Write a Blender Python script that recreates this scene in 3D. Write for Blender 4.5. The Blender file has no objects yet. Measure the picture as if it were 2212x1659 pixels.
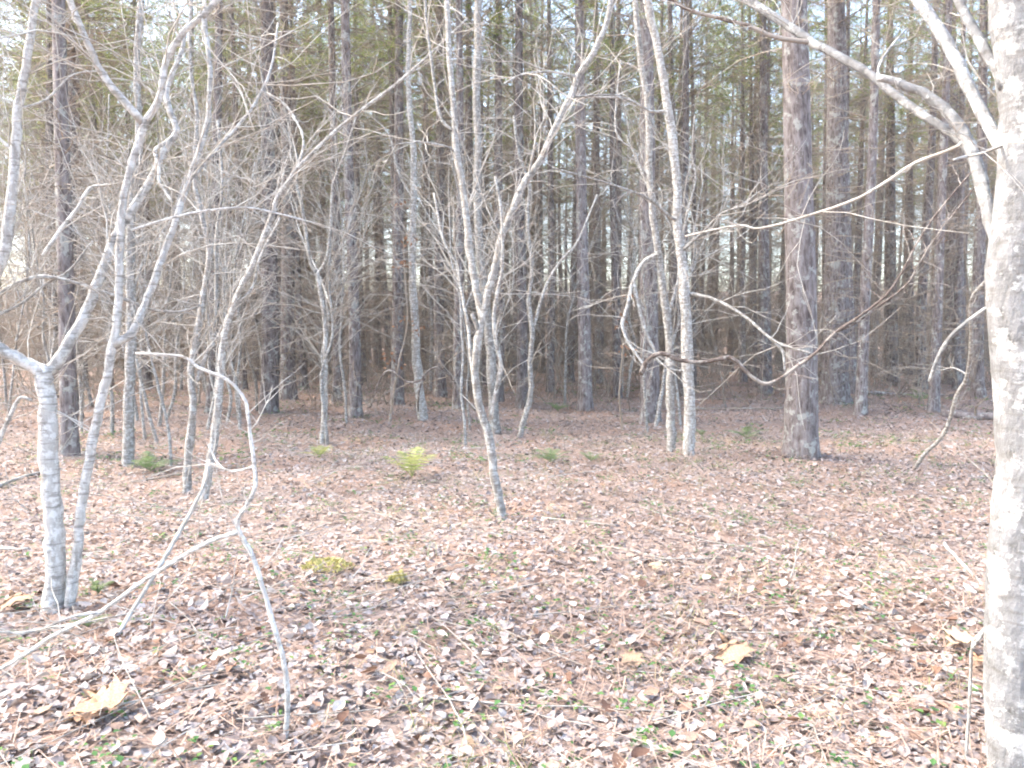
import bpy, math, random
import numpy as np
from mathutils import Vector, Matrix, Quaternion

SC = bpy.context.scene
COL = SC.collection
rng = np.random.default_rng(11)
random.seed(11)

# ------------------------------------------------------------------ camera, sky, sun, exposure
F_PX, W_PX, H_PX = 1720.0, 2212.0, 1659.0
EYE = np.array([0.0, 0.0, 1.55])
PITCH = math.atan(109.0 / F_PX)
cam_d = bpy.data.cameras.new('camera')
cam = bpy.data.objects.new('camera', cam_d)
COL.objects.link(cam)
cam.location = EYE
cam.rotation_euler = (math.pi / 2 - PITCH, 0, 0)
cam_d.sensor_width = 36.0
cam_d.lens = F_PX / W_PX * 36.0
cam_d.clip_end = 2000.0
SC.camera = cam

SUN_EL = math.radians(50)
SUN_AZ = math.atan2(-0.90, 0.12)
to_sun = Vector((math.sin(SUN_AZ) * math.cos(SUN_EL), math.cos(SUN_AZ) * math.cos(SUN_EL), math.sin(SUN_EL)))
world = bpy.data.worlds.new('World')
SC.world = world
world.use_nodes = True
wn = world.node_tree
sky = wn.nodes.new('ShaderNodeTexSky')
sky.sky_type = 'NISHITA'
sky.sun_disc = False
sky.sun_elevation = SUN_EL
sky.sun_rotation = SUN_AZ
sky.air_density = 1.0
sky.dust_density = 2.5
sky.ozone_density = 1.0
wn.links.new(sky.outputs[0], wn.nodes['Background'].inputs[0])
wn.nodes['Background'].inputs[1].default_value = 0.15
sun_d = bpy.data.lights.new('sun', 'SUN')
sun_d.energy = 1.2
sun_d.angle = math.radians(10)
sun_d.color = (1.0, 0.95, 0.88)
sun = bpy.data.objects.new('sun', sun_d)
COL.objects.link(sun)
sun.rotation_euler = to_sun.to_track_quat('Z', 'Y').to_euler()

SC.view_settings.view_transform = 'Standard'
SC.view_settings.look = 'None'
SC.view_settings.gamma = 1.0
SC.view_settings.exposure = 2.68
SC.view_settings.use_white_balance = True
SC.view_settings.white_balance_temperature = 6950
SC.view_settings.white_balance_tint = 10
SC.render.engine = 'CYCLES'
CY = SC.cycles
CY.max_bounces = 5
CY.diffuse_bounces = 3
CY.glossy_bounces = 1
CY.transmission_bounces = 4
CY.transparent_max_bounces = 4
CY.caustics_reflective = False
CY.caustics_refractive = False
CY.use_denoising = True
CY.use_adaptive_sampling = True
CY.adaptive_threshold = 0.04
CY.filter_width = 2.0
CY.sample_clamp_indirect = 8

# ------------------------------------------------------------------ helpers
def ray(px, py):
    a = (px - W_PX / 2) / F_PX
    b = -(py - H_PX / 2) / F_PX
    f = np.array([0, math.cos(PITCH), -math.sin(PITCH)])
    u = np.array([0, math.sin(PITCH), math.cos(PITCH)])
    return f + a * np.array([1.0, 0, 0]) + b * u

def at(px, py, Y):
    r = ray(px, py)
    return EYE + r * (Y / r[1])

def hgt(x, y):
    x = np.asarray(x, float); y = np.asarray(y, float)
    h = 0.030 * np.sin(x * 1.3 + 0.4) * np.sin(y * 1.1 + 1.0) + 0.018 * np.sin(x * 2.9 + y * 1.7) + 0.014 * np.sin(y * 3.7 - x * 1.1)
    h = h + 0.05 * np.sin(x * 0.33 + 1.0) * np.sin(y * 0.27) + 0.02 * np.sin(x * 0.9 - y * 0.6)
    h = h + 0.11 * np.clip(y - 66, 0, 95)
    return h

def ground_at(px, py):
    r = ray(px, py)
    t = 1.5 / max(-r[2], 0.02)
    for _ in range(12):
        p = EYE + r * t
        t += 0.8 * (p[2] - float(hgt(p[0], p[1]))) / max(-r[2], 0.02)
    return EYE + r * t

def make_mesh(name, V, F3=None, F4=None, mats=(), smooth=True):
    V = np.asarray(V, dtype=np.float32).reshape(-1, 3)
    loops, starts, s = [], [], 0
    for F, k in ((F3, 3), (F4, 4)):
        if F is None or len(F) == 0:
            continue
        F = np.asarray(F, dtype=np.int32).reshape(-1, k)
        loops.append(F.ravel())
        starts.append(s + np.arange(len(F)) * k)
        s += F.size
    loops = np.concatenate(loops); starts = np.concatenate(starts)
    me = bpy.data.meshes.new(name)
    me.vertices.add(len(V)); me.vertices.foreach_set('co', V.ravel())
    me.loops.add(len(loops)); me.loops.foreach_set('vertex_index', loops.astype(np.int32))
    me.polygons.add(len(starts)); me.polygons.foreach_set('loop_start', starts.astype(np.int32))
    if smooth:
        me.polygons.foreach_set('use_smooth', np.ones(len(starts), dtype=bool))
    for m in mats:
        me.materials.append(m)
    me.update(calc_edges=True)
    me.validate()
    return me

class MB:
    """collects tubes and faces of ONE mesh"""
    def __init__(self):
        self.v, self.f3, self.f4, self.n = [], [], [], 0
    def add(self, V, F3=None, F4=None):
        V = np.asarray(V, float).reshape(-1, 3)
        if F3 is not None and len(F3): self.f3.append(np.asarray(F3, int) + self.n)
        if F4 is not None and len(F4): self.f4.append(np.asarray(F4, int) + self.n)
        self.v.append(V); self.n += len(V)
    def tube(self, pts, rad, sides=6, cap=False):
        pts = np.asarray(pts, float); rad = np.asarray(rad, float)
        n = len(pts)
        T = np.gradient(pts, axis=0)
        T /= np.linalg.norm(T, axis=1, keepdims=True) + 1e-9
        m = T.mean(axis=0)
        ref = np.array([1.0, 0.1, 0.05]) if abs(m[2]) > 0.75 * np.linalg.norm(m) else np.array([0.05, 0.08, 1.0])
        N = np.cross(T, ref); N /= np.linalg.norm(N, axis=1, keepdims=True) + 1e-9
        B = np.cross(T, N)
        a = np.arange(sides) * 2 * math.pi / sides
        V = pts[:, None, :] + rad[:, None, None] * (np.cos(a)[None, :, None] * N[:, None, :] + np.sin(a)[None, :, None] * B[:, None, :])
        i = np.arange(n - 1)[:, None] * sides; j = np.arange(sides)[None, :]; k = (j + 1) % sides
        F4 = np.stack([i + j, i + k, i + sides + k, i + sides + j], -1).reshape(-1, 4)
        V = V.reshape(-1, 3); F3 = None
        if cap:
            c = len(V); V = np.vstack([V, pts[0], pts[-1]])
            jj = np.arange(sides); kk = (jj + 1) % sides; e = (n - 1) * sides
            F3 = np.vstack([np.stack([np.full(sides, c), kk, jj], -1), np.stack([np.full(sides, c + 1), e + jj, e + kk], -1)])
        self.add(V, F3, F4)
    def arrays(self):
        V = np.vstack(self.v)
        F3 = np.vstack(self.f3) if self.f3 else None
        F4 = np.vstack(self.f4) if self.f4 else None
        return V, F3, F4
    def mesh(self, name, mat, smooth=True):
        V, F3, F4 = self.arrays()
        return make_mesh(name, V, F3, F4, [mat], smooth)

def link(name, data, parent=None, loc=None):
    o = bpy.data.objects.new(name, data)
    COL.objects.link(o)
    if parent is not None: o.parent = parent
    if loc is not None: o.location = loc
    return o

def tag(o, label=None, cat=None, group=None, kind=None):
    if label: o['label'] = label
    if cat: o['category'] = cat
    if group: o['group'] = group
    if kind: o['kind'] = kind
    return o

def thing(name, label, cat, loc=(0, 0, 0), group=None):
    o = link(name, None, None, loc)
    o.empty_display_size = 0.1
    return tag(o, label, cat, group)

def unit(v):
    v = np.asarray(v, float)
    return v / (np.linalg.norm(v) + 1e-9)

def smooth_line(P, n=4):
    P = np.asarray(P, float)
    if len(P) < 3:
        t = np.linspace(0, 1, 5)[:, None]
        return P[0] * (1 - t) + P[-1] * t
    Q = np.vstack([2 * P[0] - P[1], P, 2 * P[-1] - P[-2]])
    out = []
    for i in range(1, len(Q) - 2):
        for t in np.arange(n) / n:
            a, b, c, d = Q[i - 1], Q[i], Q[i + 1], Q[i + 2]
            out.append(0.5 * (2 * b + (c - a) * t + (2 * a - 5 * b + 4 * c - d) * t * t + (3 * b - a - 3 * c + d) * t ** 3))
    out.append(P[-1])
    return np.array(out)

# ------------------------------------------------------------------ materials
def nodes(name):
    m = bpy.data.materials.new(name)
    m.use_nodes = True
    nt = m.node_tree
    return m, nt, nt.nodes['Principled BSDF'], nt.nodes.new, nt.links.new

def ramp(nt, stops, interp='LINEAR'):
    r = nt.nodes.new('ShaderNodeValToRGB')
    e = r.color_ramp.elements
    r.color_ramp.interpolation = interp
    while len(e) < len(stops): e.new(0.5)
    for k, (p, c) in enumerate(stops):
        e[k].position = p
        e[k].color = (*c, 1)
    return r

def bark(name, cols, scale, stretch, lichen, lich_amt, bands=0.0, bump=0.4, lich_scale=1.0, sharp=0.05):
    """bark: ridged noise stretched along the stem, lichen blotches, optional ring marks"""
    m, nt, bs, N, L = nodes(name)
    tc = N('ShaderNodeTexCoord'); oi = N('ShaderNodeObjectInfo')
    off = N('ShaderNodeVectorMath'); off.operation = 'ADD'
    mul = N('ShaderNodeMath'); mul.operation = 'MULTIPLY'; mul.inputs[1].default_value = 37.0
    L(oi.outputs['Random'], mul.inputs[0]); L(tc.outputs['Object'], off.inputs[0]); L(mul.outputs[0], off.inputs[1])
    mp = N('ShaderNodeMapping'); mp.inputs['Scale'].default_value = (scale, scale, scale * stretch)
    L(off.outputs[0], mp.inputs[0])
    n1 = N('ShaderNodeTexNoise'); n1.inputs['Scale'].default_value = 1.0; n1.inputs['Detail'].default_value = 6; n1.inputs['Roughness'].default_value = 0.65
    L(mp.outputs[0], n1.inputs[0])
    r = ramp(nt, cols); L(n1.outputs[0], r.inputs[0])
    n2 = N('ShaderNodeTexNoise'); n2.inputs['Scale'].default_value = 7.0 * lich_scale; n2.inputs['Detail'].default_value = 5; n2.inputs['Roughness'].default_value = 0.7
    L(off.outputs[0], n2.inputs[0])
    r2 = ramp(nt, [(0.56 - lich_amt * 0.25, (0, 0, 0)), (0.56 - lich_amt * 0.25 + sharp, (1, 1, 1))]); L(n2.outputs[0], r2.inputs[0])
    mix = N('ShaderNodeMix'); mix.data_type = 'RGBA'; mix.inputs['B'].default_value = (*lichen, 1)
    sc = N('ShaderNodeMath'); sc.operation = 'MULTIPLY'; sc.inputs[1].default_value = 0.8; L(r2.outputs[0], sc.inputs[0])
    L(sc.outputs[0], mix.inputs['Factor']); L(r.outputs[0], mix.inputs['A'])
    col = mix.outputs['Result']
    hsum = n1.outputs[0]
    if bands:
        mp2 = N('ShaderNodeMapping'); mp2.inputs['Scale'].default_value = (9, 9, 60); L(off.outputs[0], mp2.inputs[0])
        n3 = N('ShaderNodeTexNoise'); n3.inputs['Scale'].default_value = 1.0; n3.inputs['Detail'].default_value = 3; L(mp2.outputs[0], n3.inputs[0])
        r3 = ramp(nt, [(0.36, (1, 1, 1)), (0.46, (0, 0, 0))]); L(n3.outputs[0], r3.inputs[0])
        mb = N('ShaderNodeMath'); mb.operation = 'MULTIPLY'; mb.inputs[1].default_value = bands; L(r3.outputs[0], mb.inputs[0])
        mx = N('ShaderNodeMix'); mx.data_type = 'RGBA'; mx.inputs['B'].default_value = (0.13, 0.115, 0.10, 1)
        L(mb.outputs[0], mx.inputs['Factor']); L(col, mx.inputs['A']); col = mx.outputs['Result']
    hs = N('ShaderNodeHueSaturation'); L(col, hs.inputs['Color'])
    mr = N('ShaderNodeMapRange'); mr.inputs['To Min'].default_value = 0.82; mr.inputs['To Max'].default_value = 1.15; L(oi.outputs['Random'], mr.inputs['Value'])
    L(mr.outputs[0], hs.inputs['Value']); L(hs.outputs[0], bs.inputs['Base Color'])
    bs.inputs['Roughness'].default_value = 0.92
    bs.inputs['Specular IOR Level'].default_value = 0.25
    b = N('ShaderNodeBump'); b.inputs['Strength'].default_value = bump; b.inputs['Distance'].default_value = 0.03
    L(hsum, b.inputs['Height']); L(b.outputs[0], bs.inputs['Normal'])
    return m

def leafy(name, stops, trans=0.35, by='island', rough=0.7, noise=0.0):
    m, nt, bs, N, L = nodes(name)
    g = N('ShaderNodeNewGeometry'); oi = N('ShaderNodeObjectInfo')
    r = ramp(nt, stops, 'LINEAR')
    L(g.outputs['Random Per Island'] if by == 'island' else oi.outputs['Random'], r.inputs[0])
    col = r.outputs[0]
    if noise:
        tc = N('ShaderNodeTexCoord'); n = N('ShaderNodeTexNoise'); n.inputs['Scale'].default_value = noise; n.inputs['Detail'].default_value = 4
        L(tc.outputs['Object'], n.inputs[0])
        hs = N('ShaderNodeHueSaturation'); mr = N('ShaderNodeMapRange'); mr.inputs['From Min'].default_value = 0.3; mr.inputs['From Max'].default_value = 0.7
        mr.inputs['To Min'].default_value = 0.6; mr.inputs['To Max'].default_value = 1.3
        L(n.outputs[0], mr.inputs['Value']); L(mr.outputs[0], hs.inputs['Value']); L(col, hs.inputs['Color']); col = hs.outputs[0]
    L(col, bs.inputs['Base Color'])
    bs.inputs['Roughness'].default_value = rough
    bs.inputs['Specular IOR Level'].default_value = 0.15
    if trans:
        t = N('ShaderNodeBsdfTranslucent'); L(col, t.inputs[0])
        mx = N('ShaderNodeMixShader'); mx.inputs[0].default_value = trans
        L(bs.outputs[0], mx.inputs[1]); L(t.outputs[0], mx.inputs[2])
        L(mx.outputs[0], nt.nodes['Material Output'].inputs['Surface'])
    return m

M = {}
M['pine'] = bark('pine_bark', [(0.32, (0.07, 0.056, 0.052)), (0.45, (0.16, 0.135, 0.128)), (0.58, (0.24, 0.215, 0.21)), (0.75, (0.31, 0.29, 0.285))], 22, 0.28, (0.36, 0.37, 0.34), 0.05, bump=0.7)
M['sapling'] = bark('sapling_bark', [(0.3, (0.17, 0.15, 0.13)), (0.5, (0.28, 0.262, 0.238)), (0.7, (0.37, 0.352, 0.322))], 30, 0.22, (0.50, 0.50, 0.475), 0.3, bands=0.55, bump=0.3, lich_scale=3.5, sharp=0.09)
M['big'] = bark('mottled_bark', [(0.3, (0.13, 0.128, 0.122)), (0.42, (0.20, 0.20, 0.198)), (0.58, (0.25, 0.252, 0.253)), (0.75, (0.30, 0.302, 0.303))], 30, 0.5, (0.46, 0.465, 0.45), 0.18, bands=0.4, bump=0.6, lich_scale=1.6, sharp=0.05)
M['pale'] = bark('pale_bark', [(0.3, (0.24, 0.225, 0.205)), (0.5, (0.40, 0.385, 0.36)), (0.7, (0.50, 0.485, 0.46))], 30, 0.22, (0.62, 0.62, 0.60), 0.3, bands=0.55, bump=0.3, lich_scale=3.5, sharp=0.09)
M['dead'] = bark('dead_twig_bark', [(0.3, (0.20, 0.158, 0.12)), (0.6, (0.33, 0.275, 0.22))], 20, 0.3, (0.34, 0.33, 0.30), 0.1, bump=0.1)
M['twig'] = bark('twig_bark', [(0.3, (0.25, 0.225, 0.19)), (0.6, (0.38, 0.35, 0.31))], 20, 0.3, (0.46, 0.45, 0.42), 0.2, bump=0.1)
M['vine'] = bark('vine_bark', [(0.3, (0.08, 0.062, 0.053)), (0.6, (0.17, 0.135, 0.118))], 40, 0.3, (0.34, 0.31, 0.28), 0.3, bump=0.5)
M['needle'] = leafy('pine_needles', [(0.0, (0.15, 0.20, 0.075)), (0.5, (0.27, 0.32, 0.13)), (0.85, (0.40, 0.42, 0.19)), (1.0, (0.42, 0.34, 0.18))], 0.6)
M['litter'] = leafy('dry_leaves', [(0.0, (0.20, 0.165, 0.158)), (0.2, (0.28, 0.238, 0.225)), (0.45, (0.36, 0.31, 0.292)), (0.65, (0.40, 0.36, 0.338)), (0.82, (0.42, 0.385, 0.37)), (0.95, (0.46, 0.435, 0.425)), (1.0, (0.40, 0.27, 0.18))], 0.15, noise=30)
M['leaf'] = leafy('single_dry_leaf', [(0.0, (0.11, 0.065, 0.05)), (0.25, (0.25, 0.15, 0.105)), (0.5, (0.38, 0.27, 0.21)), (0.75, (0.54, 0.46, 0.40)), (1.0, (0.64, 0.58, 0.53))], 0.15, by='object', noise=30)
M['orange'] = leafy('orange_leaf', [(0.0, (0.44, 0.27, 0.17)), (1.0, (0.52, 0.38, 0.27))], 0.2, by='object', noise=25)
M['straw'] = leafy('pine_straw', [(0.0, (0.20, 0.135, 0.108)), (0.5, (0.33, 0.235, 0.185)), (1.0, (0.44, 0.34, 0.275))], 0.1)
M['green'] = leafy('green_leaves', [(0.0, (0.05, 0.13, 0.045)), (0.6, (0.10, 0.22, 0.08)), (1.0, (0.2, 0.3, 0.09))], 0.4)
M['fern'] = leafy('fern_green', [(0.0, (0.15, 0.22, 0.11)), (1.0, (0.24, 0.31, 0.15))], 0.4)
M['yellow'] = leafy('yellow_fern', [(0.0, (0.28, 0.34, 0.13)), (1.0, (0.46, 0.47, 0.20))], 0.4)
M['moss'] = leafy('yellow_moss', [(0.0, (0.34, 0.32, 0.13)), (1.0, (0.48, 0.44, 0.20))], 0.3)

M['grass'] = leafy('dry_grass', [(0.0, (0.40, 0.31, 0.19)), (0.6, (0.46, 0.38, 0.25)), (0.8, (0.26, 0.30, 0.12)), (1.0, (0.14, 0.24, 0.08))], 0.3)

def ground_mat():
    m, nt, bs, N, L = nodes('forest_floor')
    tc = N('ShaderNodeTexCoord')
    a = N('ShaderNodeTexNoise'); a.inputs['Scale'].default_value = 22; a.inputs['Detail'].default_value = 8; a.inputs['Roughness'].default_value = 0.75
    L(tc.outputs['Object'], a.inputs[0])
    r = ramp(nt, [(0.3, (0.20, 0.155, 0.138)), (0.45, (0.29, 0.225, 0.195)), (0.58, (0.38, 0.30, 0.26)), (0.7, (0.45, 0.38, 0.34))])
    L(a.outputs[0], r.inputs[0])
    b = N('ShaderNodeTexNoise'); b.inputs['Scale'].default_value = 0.7; b.inputs['Detail'].default_value = 4; L(tc.outputs['Object'], b.inputs[0])
    rb = ramp(nt, [(0.42, (0, 0, 0)), (0.62, (1, 1, 1))]); L(b.outputs[0], rb.inputs[0])
    mx = N('ShaderNodeMix'); mx.data_type = 'RGBA'; mx.blend_type = 'MULTIPLY'
    mx.inputs['B'].default_value = (1.08, 0.93, 0.82, 1); L(rb.outputs[0], mx.inputs['Factor']); L(r.outputs[0], mx.inputs['A'])
    L(mx.outputs['Result'], bs.inputs['Base Color']); bs.inputs['Roughness'].default_value = 0.95
    bp = N('ShaderNodeBump'); bp.inputs['Strength'].default_value = 0.8; bp.inputs['Distance'].default_value = 0.05
    L(a.outputs[0], bp.inputs['Height']); L(bp.outputs[0], bs.inputs['Normal'])
    return m
M['ground'] = ground_mat()

# ------------------------------------------------------------------ ground
def axis(fine, half, step, far):
    a = np.arange(-half, half + step, step)
    g = np.geomspace(half + 0.6, far, 26)
    return np.concatenate([-g[::-1], a, g])
gx = axis(0, 24, 0.22, 420.0)
gy = axis(0, 24, 0.22, 420.0) + 18.0
X, Y = np.meshgrid(gx, gy)
Z = hgt(X, Y)
nx, ny = len(gx), len(gy)
i = np.arange(ny - 1)[:, None] * nx; j = np.arange(nx - 1)[None, :]
F = np.stack([i + j, i + j + 1, i + nx + j + 1, i + nx + j], -1).reshape(-1, 4)
ground = link('ground', make_mesh('ground', np.stack([X, Y, Z], -1), None, F, [M['ground']]))
tag(ground, 'forest floor covered with brown leaf litter and pine straw', 'ground', kind='structure')

# ------------------------------------------------------------------ pines
def wobble(n, s=1.0):
    t = np.linspace(0, 1, n)
    ph = rng.uniform(0, 6.28, 6)
    x = s * (np.sin(t * 5 + ph[0]) - np.sin(ph[0])) + 0.4 * s * (np.sin(t * 13 + ph[1]) - np.sin(ph[1]))
    y = s * (np.sin(t * 4 + ph[2]) - np.sin(ph[2])) + 0.4 * s * (np.sin(t * 11 + ph[3]) - np.sin(ph[3]))
    return x, y

def trunk_mesh(h, r, sides=14, rings=44, rough=0.05, sway=0.03):
    t = np.linspace(0, 1, rings) ** 1.6
    z = -0.15 + t * (h + 0.15)
    wx, wy = wobble(rings, sway)
    rad = r * (1 - 0.93 * np.clip(z / h, 0, 1) ** 1.15) + r * 0.30 * np.exp(-np.clip(z, -0.2, 9) / 0.24)
    a = np.arange(sides) * 2 * math.pi / sides
    ph = rng.uniform(0, 6.28, 5)
    lobes = 1 + 0.10 * np.exp(-np.clip(z, 0, 9) / 0.25)[:, None] * np.sin(4 * a + ph[0])[None, :] + rough * rng.normal(0, 1, (rings, sides)) * 0.6 + 0.02 * np.sin(3 * a[None, :] + z[:, None] * 2 + ph[1])
    R = rad[:, None] * lobes
    V = np.stack([wx[:, None] + R * np.cos(a), wy[:, None] + R * np.sin(a), np.broadcast_to(z[:, None], R.shape)], -1).reshape(-1, 3)
    i = np.arange(rings - 1)[:, None] * sides; j = np.arange(sides)[None, :]; k = (j + 1) % sides
    F4 = np.stack([i + j, i + k, i + sides + k, i + sides + j], -1).reshape(-1, 4)
    return V, F4

def twig_path(p, d, L, n=4, droop=0.0, bend=0.25):
    d = unit(d); out = [np.array(p, float)]
    for k in range(n - 1):
        d = unit(d + rng.normal(0, bend, 3) * 0.5 + np.array([0, 0, droop]))
        out.append(out[-1] + d * L / (n - 1))
    return np.array(out)

def dead_twigs(h0, h1, n, lmin, lmax, sub, rad=0.008):
    mb = MB()
    for _ in range(n):
        z = rng.uniform(h0, h1); a = rng.uniform(0, 6.28)
        up = rng.uniform(-0.25, 0.45)
        d = unit([math.cos(a), math.sin(a), up])
        L = rng.uniform(lmin, lmax) * (0.5 + 0.5 * z / h1)
        P = twig_path(np.array([0, 0, z]) + d * 0.06, d, L, 5, rng.uniform(-0.12, 0.06), 0.3)
        r0 = rad * rng.uniform(0.7, 1.3)
        mb.tube(P, np.linspace(r0, r0 * 0.35, 5), 3)
        for s in range(rng.integers(max(1, sub - 2), sub + 3)):
            q = rng.uniform(0.25, 1) * 3.99; k = int(q)
            b = P[k] + (P[k + 1] - P[k]) * (q - k)
            dd = unit((P[k + 1] - P[k]) / L * 3 + rng.normal(0, 0.8, 3))
            l2 = L * rng.uniform(0.15, 0.45)
            Q = twig_path(b, dd, l2, 3, -0.05, 0.35)
            mb.tube(Q, np.linspace(r0 * 0.5, r0 * 0.2, 3), 3)
            if rng.random() < 0.5:
                Q2 = twig_path(Q[1], unit(dd + rng.normal(0, 0.7, 3)), l2 * 0.5, 3, 0, 0.3)
                mb.tube(Q2, np.linspace(r0 * 0.35, r0 * 0.18, 3), 3)
    return mb

def tuft(base, d, n, ln, wd):
    """n needle blades fanning out from base round d"""
    D = d[None, :] * 0.75 + rng.normal(0, 0.55, (n, 3)); D /= np.linalg.norm(D, axis=1, keepdims=True)
    S = np.cross(D, rng.normal(0, 1, (n, 3))); S /= np.linalg.norm(S, axis=1, keepdims=True) + 1e-9
    l = ln * rng.uniform(0.6, 1.15, (n, 1))
    b = base[None, :] + rng.normal(0, 0.03, (n, 3))
    V = np.stack([b - S * wd, b + S * wd, b + D * l], 1).reshape(-1, 3)
    return V, np.arange(n * 3).reshape(-1, 3)

def crown_mesh(h0, h1, whorl, nb, blen, tufts, blades, ln=0.2, wd=0.008, mats=None):
    wood, leaf = MB(), MB()
    z = h0
    while z < h1 - 0.2:
        f = (z - h0) / (h1 - h0)
        for _ in range(rng.integers(nb - 1, nb + 2)):
            a = rng.uniform(0, 6.28)
            d = unit([math.cos(a), math.sin(a), 0.12 + 0.7 * f + rng.uniform(-0.15, 0.2)])
            L = blen * (0.55 + 0.65 * math.sin(min(1, f * 1.2 + 0.25) * math.pi)) * rng.uniform(0.6, 1.15) * (1.0 - 0.45 * f)
            P = twig_path([0, 0, z + rng.uniform(-0.2, 0.2)], d, L, 5, 0.06, 0.22)
            wood.tube(P, np.linspace(0.018, 0.006, 5), 3)
            for t in range(tufts):
                q = rng.uniform(0.35, 1) * 3.99; k = int(q)
                b = P[k] + (P[k + 1] - P[k]) * (q - k)
                dd = unit(unit(P[k + 1] - P[k]) + rng.normal(0, 0.75, 3))
                l2 = rng.uniform(0.12, 0.5)
                e = b + dd * l2
                wood.tube(np.array([b, e]), [0.006, 0.004], 3)
                leaf.add(*tuft(e, dd, blades, ln, wd))
                if l2 > 0.3: leaf.add(*tuft(b + dd * l2 * 0.5, dd, max(3, blades // 2), ln, wd))
        z += whorl * rng.uniform(0.7, 1.3)
    return wood, leaf

def two_mat(name, wood, leaf, mw, ml):
    V1, a3, a4 = wood.arrays(); V2, b3, _ = leaf.arrays()
    n = len(V1)
    F3 = b3 + n if a3 is None else np.vstack([a3, b3 + n])
    me = make_mesh(name, np.vstack([V1, V2]), F3, a4, [mw, ml])
    idx = np.zeros(len(me.polygons), dtype=np.int32)
    idx[(0 if a3 is None else len(a3)):len(F3)] = 1
    me.polygons.foreach_set('material_index', idx)
    return me

PINE_H = 17.0
CROWNS = []
for k in range(7):
    w, l = crown_mesh(7.2 + 0.5 * (k % 3), PINE_H - 0.2, 0.6, 4, 1.9, 7, 9, 0.22, 0.0085)
    CROWNS.append(two_mat('pine_crown', w, l, M['dead'], M['needle']))
CROWNS_OPEN = []
for k in range(4):
    w, l = crown_mesh(7.6 + 0.5 * (k % 3), PINE_H - 0.2, 0.72, 4, 1.85, 5, 9, 0.22, 0.0085)
    CROWNS_OPEN.append(two_mat('pine_crown_open', w, l, M['dead'], M['needle']))
DEAD = [dead_twigs(0.8, 10.5, 140, 0.5, 2.4, 7, 0.0092).mesh('pine_dead_twigs', M['dead']) for _ in range(6)]
DEAD_NEAR = [dead_twigs(2.6, 9.0, 50, 0.3, 1.6, 6, 0.008).mesh('pine_dead_stubs', M['dead']) for _ in range(4)]
TRUNKS = []
for k in range(6):
    V, F4 = trunk_mesh(PINE_H, 0.13, 9, 20, 0.03, 0.05)
    TRUNKS.append(make_mesh('pine_trunk', V, None, F4, [M['pine']]))

def pine(label, px, py, w, tx, k, dead='far', group=None, cat='tree'):
    """a pine whose foot shows at (px,py), w wide at eye height, its stem crossing the top edge at tx"""
    b = ground_at(px, py)
    top = at(tx, 0, b[1])
    ax = Vector(top - b).normalized()
    h = PINE_H * rng.uniform(0.93, 1.07)
    o = thing('pine_tree', label, cat, b, group)
    q = Vector((0, 0, 1)).rotation_difference(ax)
    o.rotation_mode = 'QUATERNION'
    o.rotation_quaternion = q @ Quaternion((0, 0, 1), rng.uniform(0, 6.28))
    r = w / 2 / F_PX * b[1]
    V, F4 = trunk_mesh(h, r * 1.06, 16, 60, 0.035, 0.03)
    link('trunk', make_mesh('pine_trunk_near', V, None, F4, [M['pine']]), o)
    c = link('crown', CROWNS[k % 7], o)
    c.scale = (1, 1, h / PINE_H)
    d = link('dead_twigs', (DEAD if dead == 'far' or px < 800 else DEAD_NEAR)[k % 4], o)
    tag(d, kind='stuff')
    return b

traced = []
G1 = 'pines traced along the front of the stand'
PINES = [
 ('stout pine with plated purple-grey bark, widest pine trunk, right of the twin pale saplings', 1730, 985, 64, 1703, 'near'),
 ('thick grey pine just behind and right of the stoutest pine', 1803, 870, 52, 1800, 'near'),
 ('thinner pine trunk pressed against the right side of a thick grey pine', 1836, 852, 28, 1822, 'near'),
 ('grey pine standing directly behind the twin pale saplings', 1403, 910, 39, 1386, 'near'),
 ('straight grey pine between the forked central sapling and the twin saplings', 1264, 886, 28, 1256, 'near'),
 ('purple-grey pine just right of the forked central sapling', 1130, 882, 24, 1124, 'far'),
 ('slim dark pine just left of the forked central sapling', 990, 882, 21, 988, 'far'),
 ('dark pine beside the sapling that keeps its brown leaves', 855, 876, 26, 862, 'far'),
 ('straight pine behind the small Y-forked sapling, on its right', 767, 902, 25, 750, 'far'),
 ('broad grey pine, left one of two standing close together', 580, 892, 36, 575, 'far'),
 ('grey pine with greenish foot, right one of two standing close together', 624, 864, 31, 611, 'far'),
 ('narrow pine half hidden behind the small Y-forked sapling', 727, 866, 20, 716, 'far'),
 ('narrow pine behind the pale leaning sapling', 454, 893, 22, 470, 'far'),
 ('dark purple pine behind the two pale trunks at the left edge', 153, 986, 33, 133, 'near'),
 ('thick pine nearest to the fallen log, close to the big mottled trunk', 2065, 829, 40, 2052, 'near'),
 ('straight slim pine between the thick grey pine and the fallen log', 1924, 826, 27, 1917, 'far'),
 ('pine standing close on the left of the stoutest pine', 1655, 852, 24, 1643, 'far'),
 ('thin pine, left one of a close pair left of the stoutest pine', 1605, 826, 15, 1602, 'far'),
 ('thin pine, right one of a close pair left of the stoutest pine', 1628, 824, 15, 1621, 'far'),
 ('very thin dark pine right behind the twin pale saplings', 1497, 838, 12, 1488, 'far'),
 ('slim pine left of the pine behind the twin saplings', 1334, 837, 20, 1338, 'far'),
 ('thin low-branched pine right of the forked central sapling, far back', 1189, 846, 16, 1180, 'far'),
 ('dark thin pine seen between the twin pale saplings', 1462, 846, 18, 1450, 'far'),
 ('slender pine deep behind the fallen log', 1963, 808, 22, 1970, 'far'),
]
for k, (lab, px, py, w, tx, dd) in enumerate(PINES):
    traced.append(pine(lab, px, py, w, tx, k, dd))
traced = np.array(traced)

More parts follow.
